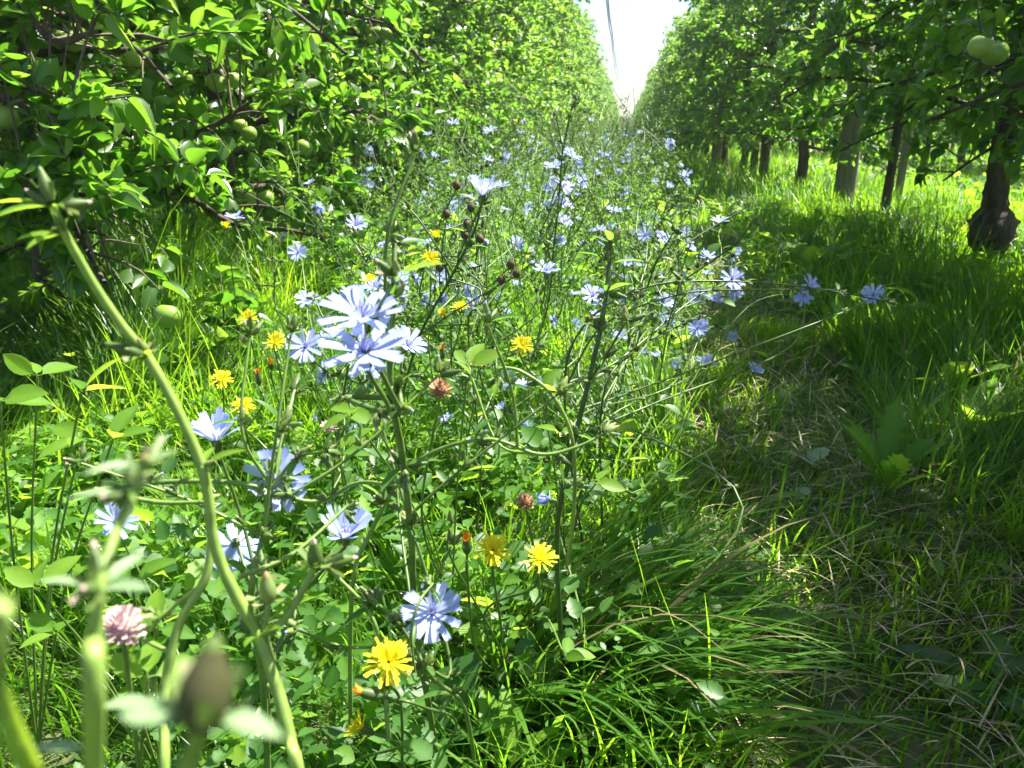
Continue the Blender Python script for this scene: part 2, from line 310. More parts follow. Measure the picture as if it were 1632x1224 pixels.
    k = (pos[:, 2] + drs[:, 2] * .06 > .03); wp = pos + np.array(loc)
    if any(loc): k &= np.linalg.norm(wp - CAMP, axis=1) > 1.0
    pos, drs = pos[k], drs[k]; N = len(pos)
    z = g.normal(0, .45, (N, 3)) + np.array([0, 0, 1.]); lb = MB(); tpl = LEAF_HI if hi else LEAF_LO
    sz = g.uniform(.036, .072, N) * (1 if hi else 1.25)
    SC = np.stack([sz * g.uniform(.8, 1.15, N), sz, sz * g.uniform(.2, 1.8, N)], -1); rn = np.clip(g.normal(.42, .24, N), 0, 1); FR = frames(drs, z); kind = g.integers(0, 5, N) if hi else np.zeros(N, int)
    rn = np.clip(rn + .25 * (noise2(pos[:, 0] * 2.5 + seed, pos[:, 2] * 2.5) - .5), 0, 1)
    for tq, ks in ((tpl, (0, 1)), (LEAF_CURL, (2, 3)), (LEAF_CUP, (4,))):
        q = np.isin(kind, ks)
        if q.any(): scatter(lb, tq[0], tq[1], pos[q], FR[q], SC[q], rn[q])
    for i in range(apples):
        t = twigs[g.integers(len(twigs))]
        if t[0][2] < 2.2: ap.append(t[2] + np.array([0, 0, -.04]))
    return dict(trunk=tb.mesh('trunk', [M['bark']]), branches=bb.mesh('branches', [M['bark'], M['twig']]), crown=lb.mesh('crown', [M['apple_leaf' if hi else 'far_leaf']]), apples=ap)
def make_tree(parts, label, loc, group):
    t = thing('apple_tree', label, 'tree', loc, group)
    for k in ('trunk', 'branches', 'crown'): obj(k, parts[k], t)
    for i, a in enumerate(parts['apples']):
        o = obj('apple', APPLES[i % 3], t, a); o.rotation_euler = (random.uniform(-.5, .5), random.uniform(-.5, .5), random.uniform(0, 6))
    return t
LX, RX = -1.72, 1.62
HERO_APPLES = [P(*q) for q in ((175, 390, 2.2), (205, 388, 2.2), (8, 190, 1.75), (210, 96, 2.0), (225, 90, 2.05), (345, 132, 2.25), (371, 128, 2.25), (95, 62, 2.1), (118, 66, 2.1), (383, 200, 2.7), (397, 213, 2.7), (485, 235, 2.75), (402, 316, 2.6), (424, 316, 2.6), (600, 54, 3.7), (1562, 75, 1.62), (1585, 85, 1.66))]
GL, GR = 'apple trees in the left row', 'apple trees in the right row'
lbl = [((LX, 2.15), 'leafy apple tree nearest on the left, pairs of green apples on its alley side', 11,
        dict(fixed=[P(175, 390, 2.2), P(205, 388, 2.2), P(8, 190, 1.75), P(210, 96, 2.0), P(225, 90, 2.05), P(345, 132, 2.25), P(371, 128, 2.25), P(95, 62, 2.1), P(118, 66, 2.1), P(295, 125, 2.3)],
             reach=[[(-1.7, 2.2, .75), P(240, 225, 2.1), P(330, 205, 1.95), P(395, 165, 1.9)], [(-1.7, 2.1, .8), P(100, 290, 1.75), P(190, 300, 1.6)], [(-1.7, 2.1, 1.0), P(60, 130, 1.7), P(130, 170, 1.45)], [(-1.7, 2.1, .6), P(40, 280, 1.6), P(110, 350, 1.5)], [(-1.7, 2.1, 1.3), P(60, 40, 1.7), P(160, 50, 1.5)]])),
       ((LX, 3.3), 'apple tree second along the left row, with apples beside a dark forked branch', 12, dict(fixed=[P(383, 200, 2.7), P(397, 213, 2.7), P(485, 235, 2.75), P(402, 316, 2.6), P(424, 316, 2.6), P(312, 312, 2.6)])),
       ((LX, 4.5), 'apple tree third along the left row, with a cluster of five apples high up', 13, dict(fixed=[P(590, 50, 3.7), P(602, 51, 3.7), P(615, 53, 3.7), P(592, 62, 3.7), P(646, 40, 3.8), P(498, 136, 3.6)])),
       ((LX, 5.7), 'apple tree fourth along the left row, just past the one with five clustered apples', 14, {})]
for (x, y), lab, sd_, kw in lbl:
    make_tree(build_tree(sd_, 3.4, .15, .30, .92, True, 18500 if y < 3 else 16500, 50, .05, loc=(x, y, 0), apples=5, **kw), lab, (x, y, 0), GL)
rbl = [((RX + .25, .65), 'apple tree added beside the camera on the right for shade, only outermost leaves in view', 20, dict(tr=.05, H=2.5)),  # trunk off frame; tree added to shade the lower right foreground
       ((RX + .1, 2.85), 'apple tree added for shade just outside the right edge, boughs reaching before the swollen trunk', 26, dict(tr=.05, H=2.5)),  # trunk off frame; added so the grass between its neighbours falls in shade
       ((RX, 1.8), 'apple tree at the upper right, its trunk outside the picture, two big apples hanging', 21, dict(fixed=[P(1562, 75, 1.62), P(1585, 85, 1.66)], tr=.05, H=2.85)),
       ((RX + .05, 3.85), 'apple tree with a dark trunk swollen at its foot at the right edge', 22, dict(knob=True, tr=.055, H=2.7)),
       ((RX, 5.3), 'apple tree with a slim dark trunk standing just this side of the grey post', 23, dict(fixed=[P(1330, 118, 4.3), P(1312, 195, 4.4)], tr=.03, H=2.8)),
       ((RX - .05, 7.7), 'apple tree with a leaning dark trunk just beyond the grey post', 24, dict(tr=.05)),
       ((RX - .1, 9.3), 'apple tree with a forked pair of dark trunks left of the grey post', 25, dict(tr=.055))]
for (x, y), lab, sd_, kw in rbl:
    make_tree(build_tree(sd_, kw.pop('H', 3.4 if y < 7 else 3.1), .62 if y < 7 else .42, .24, .9, True, 10500, 40, loc=(x, y, 0), apples=5, **kw), lab, (x, y, 0), GR)
TL = [build_tree(31 + i, 3.4, .12, .28, .95, False, 13000, 46, .045, apples=0) for i in range(3)]
TR = [build_tree(41 + i, 3.1, .42, .24, .92, False, 10500, 40, .05, apples=0) for i in range(3)]
def row(tpls, x, y0, y1, step, label, group):
    y = y0; i = 0; src = []
    while y < y1:
        if i < 3: t = make_tree(tpls[i], label, (0, 0, 0), group); src.append(t)
        else: t = copy_tree(src[i % 3])
        t.location = (x + random.uniform(-.06, .06), y, 0); t.rotation_euler.z = random.uniform(0, 6.28); s = random.uniform(.93, 1.07); t.scale = (s, s, s * random.uniform(.95, 1.08))
        y += step * (1 if y < 60 else 1.35) * random.uniform(.92, 1.08); i += 1
row(TL, LX + .05, 6.9, 136, 1.2, 'leafy apple tree merged into the long left hedge of trees, far along the alley', 'far apple trees of the left row')
row(TR, RX, 10.7, 136, 1.3, 'leafy apple tree merged into the dark right row of trees, far along the alley', 'far apple trees of the right row')
row(TR, RX + 3.4, 4.5, 40, 1.4, 'apple tree of the next row, seen past the trunks on the right', 'apple trees of the next row to the right')
row(TR, RX + 6.8, 6, 46, 1.7, 'apple tree two rows over, a far strip of green beyond the right trunks', 'apple trees two rows over to the right')
row(TL, LX - 3.3, 2.5, 34, 1.4, 'apple tree of the next row, half hidden behind the left row', 'apple trees of the next row to the left')
# ---------------------------------------------------------------- posts, wires, far hedge
def post(label, x, y, r, h, group=None):
    mb = MB(); zs = np.linspace(-.1, h, 30); pts = np.stack([.0 * zs + .003 * np.sin(zs * 2), .004 * np.cos(zs * 3), zs], -1)
    v, f = tube(pts, r * (1 - .03 * zs), 20); mb.add(v, f); v, f = tube([(0, 0, h), (0, 0, h + .01)], [r * .9, .001], 20); mb.add(v, f)
    t = thing('trellis_post', label, 'post', (x, y, 0), group); obj('pole', mb.mesh('pole', [M['post']]), t)
    wb = MB()
    for z in (.75, 1.4, 2.1): 
        a = np.linspace(0, 6.3, 20); v, f = tube(np.stack([(r * .99 + .003) * np.cos(a), (r * .99 + .003) * np.sin(a), z + .01 * np.sin(a)], -1), .0016, 5); wb.add(v, f)
    obj('wire_tie', wb.mesh('wire_tie', [M['wire']]), t)
post('thick weathered grey post standing among the right row of apple trees', RX, 6.25, .075, 3.6, 'trellis posts')
post('grey post top rising above the crowns farther down the right row', RX - .25, 12.6, .07, 4.0, 'trellis posts')
post('thin dark stake right of the thick grey post', 2.05, 6.4, .03, 2.2, 'trellis posts')
def wire(label, xa, xb, h, ph):
    mb = MB(); ys = np.linspace(-1, 110, 400); sag = .05 * np.cos((ys - 6 + ph) / 9 * np.pi * 2)
    x = xa + (xb - xa) * .5 * (1 + np.sin(ys / 11 + ph)); pts = np.stack([x, ys, h - sag], -1); v, f = tube(pts, .015, 6); mb.add(v, f)
    for y in np.arange(4, 40, 3.1): v, f = tube([(np.interp(y, ys, x), y, np.interp(y, ys, pts[:, 2]) + .01), (np.interp(y, ys, x) + .01, y, np.interp(y, ys, pts[:, 2]) - .04)], .007, 5); mb.add(v, f)
    o = thing('overhead_wire', label, 'wire', (0, 0, 0), 'overhead wires', mb.mesh('overhead_wire', [M['wire']]))
wire('overhead wire along the alley, the left of the pair at the top edge', -.64, -.56, 3.4, 0)
wire('overhead wire along the alley, the right of the pair at the top edge', -.54, -.48, 3.42, 1.6)
def hedge():
    lb = MB(); n = 26000; x = rng.uniform(-5, 6, n); y = rng.uniform(0, 2.5, n); z = rng.uniform(0, 1, n) ** .8 * 2.4
    p = np.stack([x, y, z], -1); sz = rng.uniform(.3, .5, n)
    scatter(lb, LEAF_LO[0], LEAF_LO[1], p, frames(rng.normal(0, 1, (n, 3)), rng.normal(0, .5, (n, 3)) + [0, -.3, 1]), sz, np.clip(rng.normal(.15, .15, n), 0, 1))
    t = thing('hedge', 'dark flat topped hedge closing the far end of the alley', 'hedge', (0, 142, 0)); obj('foliage', lb.mesh('foliage', [M['far_leaf']]), t)
    tb = MB()
    for q in np.arange(-4.5, 6, 1): v, f = tube([(q, 1.2, -.1), (q + .05, 1.2, 1.2), (q, 1.2, 2.1)], [.07, .05, .03], 7); tb.add(v, f)
    obj('stems', tb.mesh('stems', [M['bark']]), t)
hedge()
def haze():
    mb = MB(); v = [(x, y, z) for z in (-1.2, 5.0) for x, y in ((-320, -80), (320, -80), (320, 620), (-320, 620))]
    mb.add(v, [(3, 2, 1, 0), (4, 5, 6, 7), (0, 1, 5, 4), (1, 2, 6, 5), (2, 3, 7, 6), (3, 0, 4, 7)])
    m, n, out = mat('haze'); pv = n.nodes.new("ShaderNodeVolumePrincipled"); pv.inputs["Color"].default_value = (.93, .96, 1, 1); pv.inputs["Density"].default_value = .0014; pv.inputs["Anisotropy"].default_value = .3
    n.links.new(pv.outputs[0], out.inputs["Volume"]); o = obj('haze', mb.mesh('haze', [m], False)); o['kind'] = 'stuff'; o['label'] = 'thin bright summer haze in the air'; o['category'] = 'haze'
haze()
# ---------------------------------------------------------------- flower, bud and leaf meshes
def strap(L, w0, w1, el0, el1, az, teeth=True, segs=4, off=.0015, base=.0):
    """one ray floret: toothed strap going outwards"""
    t = np.linspace(0, 1, segs + 1); el = el0 + (el1 - el0) * t; st = L / segs
    h = off + np.concatenate([[0], np.cumsum(np.cos(el[:-1]) * st)]); z = base + np.concatenate([[0], np.cumsum(np.sin(el[:-1]) * st)])
    w = (w0 + (w1 - w0) * np.clip(t * 1.6, 0, 1) ** .8) / 2; d = np.array([math.cos(az), math.sin(az), 0]); s = np.array([-math.sin(az), math.cos(az), 0])
    V = []; F = []
    for i in range(segs + 1):
        c = d * h[i] + np.array([0, 0, z[i]])
        V += [c - s * w[i] + [0, 0, w[i] * .25], c, c + s * w[i] + [0, 0, w[i] * .25]]
        if i: a = 3 * (i - 1); F += [(a, a + 1, a + 4, a + 3), (a + 1, a + 2, a + 5, a + 4)]
    V = np.array(V); T = []
    if teeth:
        e = 3 * segs; dv = d * math.cos(el1) + np.array([0, 0, math.sin(el1)]); tl = L * .09; k = len(V); add = []
        row_ = [V[e], (V[e] + V[e + 1]) / 2, V[e + 1], (V[e + 1] + V[e + 2]) / 2, V[e + 2]]
        for q in range(4):
            add += [row_[q], row_[q + 1], (row_[q] + row_[q + 1]) / 2 + dv * tl]; T.append((k + 3 * q, k + 3 * q + 1, k + 3 * q + 2))
        V = np.vstack([V, add])
    return V, np.array(F), np.array(T) if teeth else None
def ovoid(mb, a, b, r, prof, k=8, rnd=.5, mi=0):
    a, b = np.array(a, float), np.array(b, float); n = len(prof); pts = [a + (b - a) * t for t in np.linspace(0, 1, n)]
    v, f = tube(pts, np.array(prof) * r, k); mb.add(v, f, rnd, mi)
def chicory_flower(seed, n=17, L=.019, cup=.3, bend=-.2, hi=True, jit=.12):
    """flower facing +Z with its green cup below; sub-part: stamens"""
    g = np.random.default_rng(seed); mb = MB()
    for i in range(n):
        az = 2 * math.pi * i / n + g.normal(0, .10); e = cup + g.normal(0, jit) + (.12 if i % 2 else 0)
        V, F, T = strap(L * g.uniform(.82, 1.08), .0016, L * g.uniform(.24, .31), e, e + bend + g.normal(0, jit * 1.3), az, hi, 5 if hi else 2, .0018, .0008 * (i % 2))
        r = g.uniform(.2, .8); k = mb.n; mb.add(V, F, np.clip(r + np.linspace(.25, -.1, len(V)), 0, 1))
        if T is not None: mb.f.append(T + k); mb.m.append(np.zeros(len(T)))
    ovoid(mb, (0, 0, -.011), (0, 0, .002), .0028, [.45, .9, 1, .95, .9, .8], 8, .5, 1)
    if hi:
        for i in range(8):
            V, F, T = strap(.009, .001, .0022, 1.3, 1.45, i * .785, False, 2, .0022, -.010); V[:, 2] += 0; mb.add(V, F, g.uniform(.3, .9), 1)
    fm = mb.mesh('flower', [M['blue'], M['bud']]); sm = None
    if hi:
        sb = MB()
        for i in range(15):
            a = g.uniform(0, 6.28); q = g.uniform(.15, .7); d = np.array([math.cos(a) * q, math.sin(a) * q, 1]) * g.uniform(.005, .0085)
            v, f = tube([d * .1, d * .6, d * 1.0], [.0003, .0005, .0003], 4); sb.add(v, f, g.uniform(0, 1))
            v, f = tube([d, d + [0, 0.0006, .0007], d + [.0008, .0008, .0008]], [.0004, .0003, .0002], 3); sb.add(v, f, .9)
        sm = sb.mesh('stamens', [M['stamen']])
    return fm, sm
FL = dict(open=chicory_flower(1, 17, .0195, .22, -.15), open2=chicory_flower(2, 18, .019, .35, -.35), cup=chicory_flower(3, 16, .021, .85, -.15, jit=.1), half=chicory_flower(4, 16, .020, .6, -.5),
          ragged=chicory_flower(5, 15, .020, .1, .35, jit=.35), wilt=chicory_flower(6, 13, .014, 1.0, .3, jit=.3), side=chicory_flower(8, 17, .0205, .5, -.1, jit=.14))
FLO = [chicory_flower(20 + i, 11, .019, c, -.2, False, .15)[0] for i, c in enumerate((.15, .4, .8))]
def hawkbit_flower(seed, L=.0135, cup=.35, n=70):
    g = np.random.default_rng(seed); mb = MB()
    for i in range(n):
        ring = i % 3; az = g.uniform(0, 6.28); LL = L * (1, .75, .5)[ring] * g.uniform(.85, 1.1); e = cup + .35 * ring + g.normal(0, .12)
        V, F, T = strap(LL, .0007, .0016, e, e - .35, az, False, 3, .001, .0006 * ring); mb.add(V, F, g.uniform(.2, 1) - .25 * (ring == 2))
    ovoid(mb, (0, 0, -.010), (0, 0, .001), .0035, [.35, .85, 1, .95, .8], 8, .4, 1)
    for i in range(7): V, F, T = strap(.009, .001, .0016, 1.25, 1.3, i * .9, False, 2, .0028, -.009); mb.add(V, F, .4, 1)
    return mb.mesh('flower', [M['yellow'], M['bud']])
HB = [hawkbit_flower(1), hawkbit_flower(2, .0145, .15, 80), hawkbit_flower(3, .012, .8, 50)]
def faded_head(seed):
    g = np.random.default_rng(seed); mb = MB()
    ovoid(mb, (0, 0, -.008), (0, 0, .006), .0038, [.4, .9, 1, .9, .7], 8, .3, 1)
    for i in range(22): V, F, T = strap(g.uniform(.004, .008), .0008, .0015, 1.3, 1.0, g.uniform(0, 6.28), False, 2, .0018, .004); mb.add(V, F, g.random())
    return mb.mesh('faded_flower', [M['orange'], M['bud']])
FADED = faded_head(3)
def clover_head(mt, seed=1, r=.009):
    g = np.random.default_rng(seed); mb = MB()
    ovoid(mb, (0, 0, -.005), (0, 0, r * 1.1), r * .5, [.4, 1, 1, .6, .1], 8, .3)
    for i in range(70):
        ph = math.acos(1 - 1.55 * (i + .5) / 70); a = i * 2.4; d = np.array([math.sin(ph) * math.cos(a), math.sin(ph) * math.sin(a), math.cos(ph)]); s = nrm(np.cross(d, [0, .01, 1]))
        p = d * r * .45; q = d * r * g.uniform(.9, 1.15) + np.array([0, 0, .0015]); mb.add([p - s * .0007, p + s * .0007, q + s * .0011, q - s * .0011], [(0, 1, 2, 3)], g.random())
    for i in range(3): V, F, T = strap(.011, .002, .005, .5, .1, i * 2.1, False, 3, .001, -.004); mb.add(V, F, .6, 1)
    return mb.mesh('flower_head', [M[mt], M['weed']])
def bud_mesh(seed, L=.012, r=.0028, tip='bud', op=.2, br=5, body=None):
    g = np.random.default_rng(seed); mb = MB()
    ovoid(mb, (0, 0, -.001), (0, 0, L), r, [.55, 1, 1.05, .95, .7, .45], 8, g.uniform(.3, .8), 2 if body else 0); ovoid(mb, (0, 0, L), (0, 0, L + .002), r * .42, [1, .8, .2], 6, .6, 1)
    for i in range(br):
        V, F, T = strap(L * g.uniform(.4, .8), .0012, .0026, 1.5 - op * g.uniform(.5, 3), 1.5 - op * 2, i * 6.28 / br + g.normal(0, .3), False, 2, r * .8, 0); mb.add(V, F, g.uniform(.3, 1))
    return mb.mesh('bud', [M['bud'], M[tip], M[body or 'bud']])
BUDS = [bud_mesh(1), bud_mesh(2, .010, .0026, 'pink', .4), bud_mesh(3, .014, .003, 'bud', .25), bud_mesh(4, .009, .003, 'brownhead', .5), bud_mesh(5, .011, .0027, 'blue', .2)]
DARKHEAD = (lambda mb: (ovoid(mb, (0, 0, -.002), (0, 0, .009), .0045, [.4, .9, 1.05, 1, .75, .3], 9, .4), mb.mesh('seed_head', [M['seedhead']]))[1])(MB())
def orient(o, n):
    o.rotation_mode = 'QUATERNION'; q = Vector(n).to_track_quat('Z', 'Y'); o.rotation_quaternion = q @ Vector((0, 0, 1)).rotation_difference(Vector((0, 0, 1)))
    o.rotation_mode = 'XYZ'; o.rotation_euler = q.to_euler()
def facing(p, up, tocam, right=0):
    t = nrm(CAMP - p); return nrm(np.array([0, 0, 1.]) * up + t * tocam + _r * right)
# ---------------------------------------------------------------- plants
class Plant:
    """a stemmed plant: stems and leaves gather in two meshes, flowers and buds are parts"""
    def __init__(s, name, label, cat, base, group=None, mats=('stem',)):
        s.root = thing(name, label, cat, tuple(base), group); s.b = np.array(base, float); s.st = MB(); s.lf = MB(); s.mats = mats; s.main = None; s.g = np.random.default_rng(abs(hash(label)) % 99999 if False else sum(map(ord, label)))
    def stem(s, pts, r0, r1=None, n=26, rnd=.5, mi=0, zig=0, k=8):
        pts = np.array(pts, float); c = curve(pts, n)
        if zig: c[1:-1] += s.g.normal(0, zig, (len(c) - 2, 3))
        k = 12 if np.min(np.linalg.norm(c - CAMP, axis=1)) < .6 else k; rr = np.linspace(r0, r1 or r0 * .6, len(c)) * (1 + s.g.normal(0, .04, len(c))); v, f = tube(c - s.b, rr, k)
        if k == 12: ax = (c - s.b).repeat(12, 0); q = np.tile([1, .84], len(v) // 2)[:, None]; v = ax + (v - ax) * q
        tn = rnd + s.g.normal(0, .07, len(c)); s.st.add(v, f, np.clip(tn.repeat(k) + np.tile(np.where(np.arange(k) % 2, -.09, .05), len(c)), 0, 1), mi); return c
    def leaf(s, p, d, L, tpl=LEAF_LANCE, w=1, rnd=.5, z=(0, 0, 1)):
        d = np.array([d], float); zz = np.array([z], float) + s.g.normal(0, .2, (1, 3)); scatter(s.lf, tpl[0], tpl[1], np.array([p]) - s.b, frames(d, zz), np.array([[L * w, L, L]]), np.array([rnd]))
    def flower(s, p, n, kind, size=1.0):
        if isinstance(kind, str):
            fm, sm = FL[kind]; o = obj('flower', fm, s.root, p - s.b)
            if sm: obj('stamens', sm, o)
        else: o = obj(kind.name.split('.')[0], kind, s.root, p - s.b)
        orient(o, n); o.scale = (size,) * 3; return o
    def bud(s, p, n, size=1.0, me=None):
        o = obj('bud' if me is None else me.name.split('.')[0], me or BUDS[s.g.integers(5)], s.root, p - s.b); orient(o, n); o.scale = (size,) * 3
    def node(s, p, ax, nb=3, size=1.0, lf=2, L=.02, rnd=.6):
        for i in range(nb):
            d = nrm(ax + s.g.normal(0, .7, 3)); e = p + d * .004 * size; s.bud(e, d, size * s.g.uniform(.75, 1.1))
        for i in range(lf):
            o = s.g.normal(0, 1, 3); o -= ax * o.dot(ax); s.leaf(p, nrm(o) + ax * .5, L * s.g.uniform(.6, 1.3), rnd=rnd * s.g.uniform(.7, 1.4))
    def branch_to(s, F, n, r=.0014, nodes=2, tone=.45, back=.012, bn=2, sc=1.0):
        """a kinked side stem from the main stem to the flower foot"""
        n = np.array(n); foot = F - n * back * .9; dz = s.g.uniform(.05, .12)
        m = s.main; k = np.argmin(np.linalg.norm((m - (foot - [0, 0, dz])) * [1, 1, .6], axis=1)); J = m[k]
        if J[2] > foot[2]: J = m[np.argmin(np.abs(m[:, 2] - (foot[2] - dz)))]
        LL = np.linalg.norm(foot - J); k1 = J + (foot - J) * .3 + s.g.normal(0, .008 + .09 * LL, 3) - [0, 0, .06 * LL]; k2 = foot - n * .02 + (J - foot) * .28 + s.g.normal(0, .004 + .05 * LL, 3)
        c = s.stem([J, k1, k2, foot], r * 1.25, r * .85, 22, tone)
        for q in ((5, 8, 11, 15) if LL > .14 and nodes else (6, 12)[:nodes]): s.node(c[q], nrm(c[q + 1] - c[q]), bn, sc * .8, 1)
        return c
    def done(s, leafname='leaves', lm='weed'):
        obj('stem', s.st.mesh('stem', [M[m] for m in s.mats]), s.root)
        if s.lf.n: obj(leafname, s.lf.mesh(leafname, [M[lm]]), s.root)
        return s.root
CG = 'chicory plants'
# -- the out-of-focus plants right before the lens
p = Plant('chicory_plant', 'tall bright green chicory stem leaning across the left foreground, bare but for buds', 'chicory', G(560, 1700), CG)
A = [(85, 330), (105, 375), (130, 420), (160, 470), (195, 520), (235, 570), (268, 625), (300, 690), (322, 745), (333, 800), (338, 850), (355, 905), (385, 965), (412, 1015), (430, 1060), (448, 1120), (462, 1180), (480, 1260)]
da = np.interp(np.arange(len(A)), [0, 5, 13, 17], [.27, .30, .33, .33])
ap = [P(x, y, d) for (x, y), d in zip(A, da)]; c = p.stem([p.b, p.b * .6 + ap[-1] * .4] + ap[::-1], .0030, .0014, 90, .88); p.main = c
for q, nb, s_ in ((0, 3, .75), (1, 2, .6), (5, 3, .75), (8, 2, .5), (13, 3, .8)):
    p.node(ap[q], nrm(ap[max(q - 1, 0)] - ap[q + 1]), nb, s_, 3, .016, .9)
b = [P(412, 1015, .33), P(455, 985, .33), P(480, 945, .33), P(503, 900, .33)]; p.stem(b, .0017, .0013, 16, .85); p.node(b[-1], nrm(b[-1] - b[-2]), 1, 1.1, 3, .012, .9); p.bud(b[-1], facing(b[-1], 1, .3), 1.2, BUDS[1])
b = [P(418, 1010, .33), P(425, 980, .33), P(428, 955, .33)]; p.stem(b, .0014, .0012, 10, .85); p.bud(b[-1], facing(b[-1], 1, 0), 1.2, BUDS[3]); p.leaf(b[-1], _r, .016, rnd=.9); p.leaf(b[-1], -_r, .016, rnd=.95)
b = [P(338, 850, .33), P(328, 920, .33), P(290, 985, .33), P(272, 1045, .33), P(262, 1110, .33), P(262, 1200, .32), P(262, 1300, .32)]; p.stem(b, .0017, .0022, 30, 1.0)
b = [P(272, 1040, .33), P(240, 1025, .34), P(215, 1010, .34)]; p.stem(b, .0012, .0009, 12, .9); p.node(b[-1], -_r, 2, .8, 2, .014, .95)
b = [P(325, 930, .33), P(285, 960, .34), P(255, 985, .34), P(240, 1005, .34)]; p.stem(b, .0011, .0009, 12, .9); p.node(b[-2], -_r, 3, .7, 3, .013, 1)
p.done()
p = Plant('chicory_plant', 'blurred chicory stem with buds rising at the lower left, closest to the camera', 'chicory', G(150, 1900), CG)
b = [P(150, 1290, .13), P(148, 1150, .13), P(152, 1030, .13), P(158, 940, .13), P(180, 860, .135), P(212, 790, .14), P(235, 745, .14)]
p.main = p.stem([p.b] + b, .0016, .0008, 50, .9)
for q in (0, 3, 5, 6): p.node(b[q], np.array([0, 0, 1.]), 2, .5, 3, .008, .95)
c = [P(262, 1290, .09), P(300, 1220, .085), P(320, 1160, .08)]; p.stem([b[0]] + c, .0010, .0010, 20, .8)
bb_ = P(318, 1150, .08); p.bud(bb_, nrm(P(338, 1040, .08) - bb_), .72, bud_mesh(9, .0105, .0036, 'bud', .25, 6, 'darkbud')); p.leaf(bb_, _r + np.array([0, 0, .05]), .0085, LEAF_HI, .9, .95); p.leaf(bb_, -_r * .9 + np.array([0, 0, .3]), .008, LEAF_HI, .9, .95); p.leaf(P(150, 1200, .13), -_r + np.array([0, 0, .3]), .012, rnd=.95); p.leaf(P(150, 1130, .13), _r + np.array([0, 0, .3]), .011, LEAF_HI, .7, rnd=.95)
p.done(lm='pale')
p = Plant('weed_leaf_blade', 'blurred pale green leaf cutting the bottom left corner', 'leaf', G(-200, 2300), None)
p.stem([p.b, P(-60, 1330, .10), P(-30, 1290, .10)], .001, .0012, 20, .9); p.leaf(P(90, 1260, .10), P(-30, 1130, .10) - P(90, 1260, .10), .015, LEAF_LANCE, 1.4, .95, z=(0, -1, .5)); p.done()
# -- the flowering plants of the foreground: (x, y, width, up, towards camera, right, kind)
def chic(label, base, main, fl, r=.0026, tone=.45, nodes=5, extra=0, lm='herb', nb=3, sc=.9, d0=None, aux=()):
    p = Plant('chicory_plant', label, 'chicory', base, CG); p.main = p.stem(main, r, r * .5, 50, tone)
    L = len(p.main)
    for q in np.linspace(L * .35, L - 2, nodes).astype(int): p.node(p.main[q], nrm(p.main[q + 1] - p.main[q - 1]), nb, sc, 2, .024)
    p.bud(p.main[-1], p.main[-1] - p.main[-3], 1.0)
    for pts, rr in aux:
        c = p.stem(pts, rr, rr * .65, 40, tone); 
        for q in np.linspace(8, 36, max(2, int(np.linalg.norm(c[0] - c[-1]) / .05))).astype(int): p.node(c[q], nrm(c[q + 1] - c[q]), 2, .75, 1, .016)
        p.main = np.vstack([p.main, c])
    for (x, y, wd, up, tc, rt, kind) in fl:
        S = 1.0 if wd >= 26 else 1.05; d = .040 * S * FPX / wd * (.92 if kind in ('cup', 'wilt') else 1); F = P(x, y, d); n = facing(F, up, tc, rt); p.flower(F, n, kind, S); p.branch_to(F, n)
    for i in range(extra):
        k = p.g.integers(L // 3, int(L * .75)); J = p.main[k]; d = nrm(np.array([p.g.normal(), p.g.normal(), 1.3])); E_ = J + d * p.g.uniform(.05, .14); c = p.stem([J, (J + E_) / 2 + p.g.normal(0, .01, 3), E_], .0012, .0008, 12, tone)
        p.node(E_, d, 3, .85, 1); p.node(c[6], d, 2, .7, 1)
    return p
def flat(v): return np.array([v[0], v[1], 0])
chic('chicory plant with two huge pale flowers one above the other, left of centre', G(700, 1230), [G(700, 1230), P(665, 1000, .62), P(655, 850, .55), P(640, 720, .48), P(622, 610, .45), P(627, 480, .45), P(629, 378, .46)],
     [(575, 508, 128, .9, .35, -.1, 'open2'), (583, 562, 132, .9, .45, 0, 'open'), (648, 552, 62, .8, .3, .6, 'half'), (600, 578, 70, 1, .1, -.4, 'side')], .0030, .5, 6, 3).done(lm='herb')
chic('chicory plant with a full blue flower facing the camera among crossing pale stems', G(430, 1300), [G(430, 1300), P(420, 1100, .55), P(400, 960, .50), P(420, 850, .5), P(450, 700, .52), P(470, 620, .55)],
     [(441, 765, 98, .35, 1, 0, 'ragged'), (345, 702, 78, 1, .15, -.1, 'cup'), (374, 868, 78, -.5, -.7, -.2, 'half'), (185, 832, 62, .3, .6, .2, 'side'), (548, 857, 84, .8, .25, .1, 'cup')], .0026, .7, 6, 5,
     aux=[([P(120, 790, .5), P(230, 770, .5), P(380, 770, .5), P(500, 800, .52), P(570, 770, .5), P(640, 775, .48)], .0018), ([P(380, 920, .45), P(470, 880, .47), P(560, 800, .5)], .0016), ([P(150, 780, .44), P(250, 800, .45), P(330, 800, .45)], .0016)]).done(lm='herb')
chic('chicory plant with one star shaped blue flower low in the centre foreground', G(760, 1240), [G(760, 1240), P(740, 1130, .62), P(690, 1080, .58), P(640, 1000, .56), P(600, 960, .55)],
     [(690, 977, 92, .45, 1, .1, 'open')], .002, .6, 4, 2, aux=[([P(660, 1070, .5), P(655, 1010, .48), P(668, 960, .48), P(690, 930, .5)], .0012)]).done(lm='herb')
chic('dark upright chicory stem right of centre ending in a blunt bud', G(900, 1100), [G(900, 1100), P(888, 900, .74), P(895, 790, .68), P(928, 650, .64), P(958, 520, .62), P(970, 430, .62), P(974, 385, .62)],
     [(875, 797, 54, .1, .5, -.6, 'wilt'), (945, 472, 40, .9, .6, .1, 'open2'), (930, 527, 26, .9, .4, -.4, 'side')], .0027, .15, 7, 1).done(lm='herb')
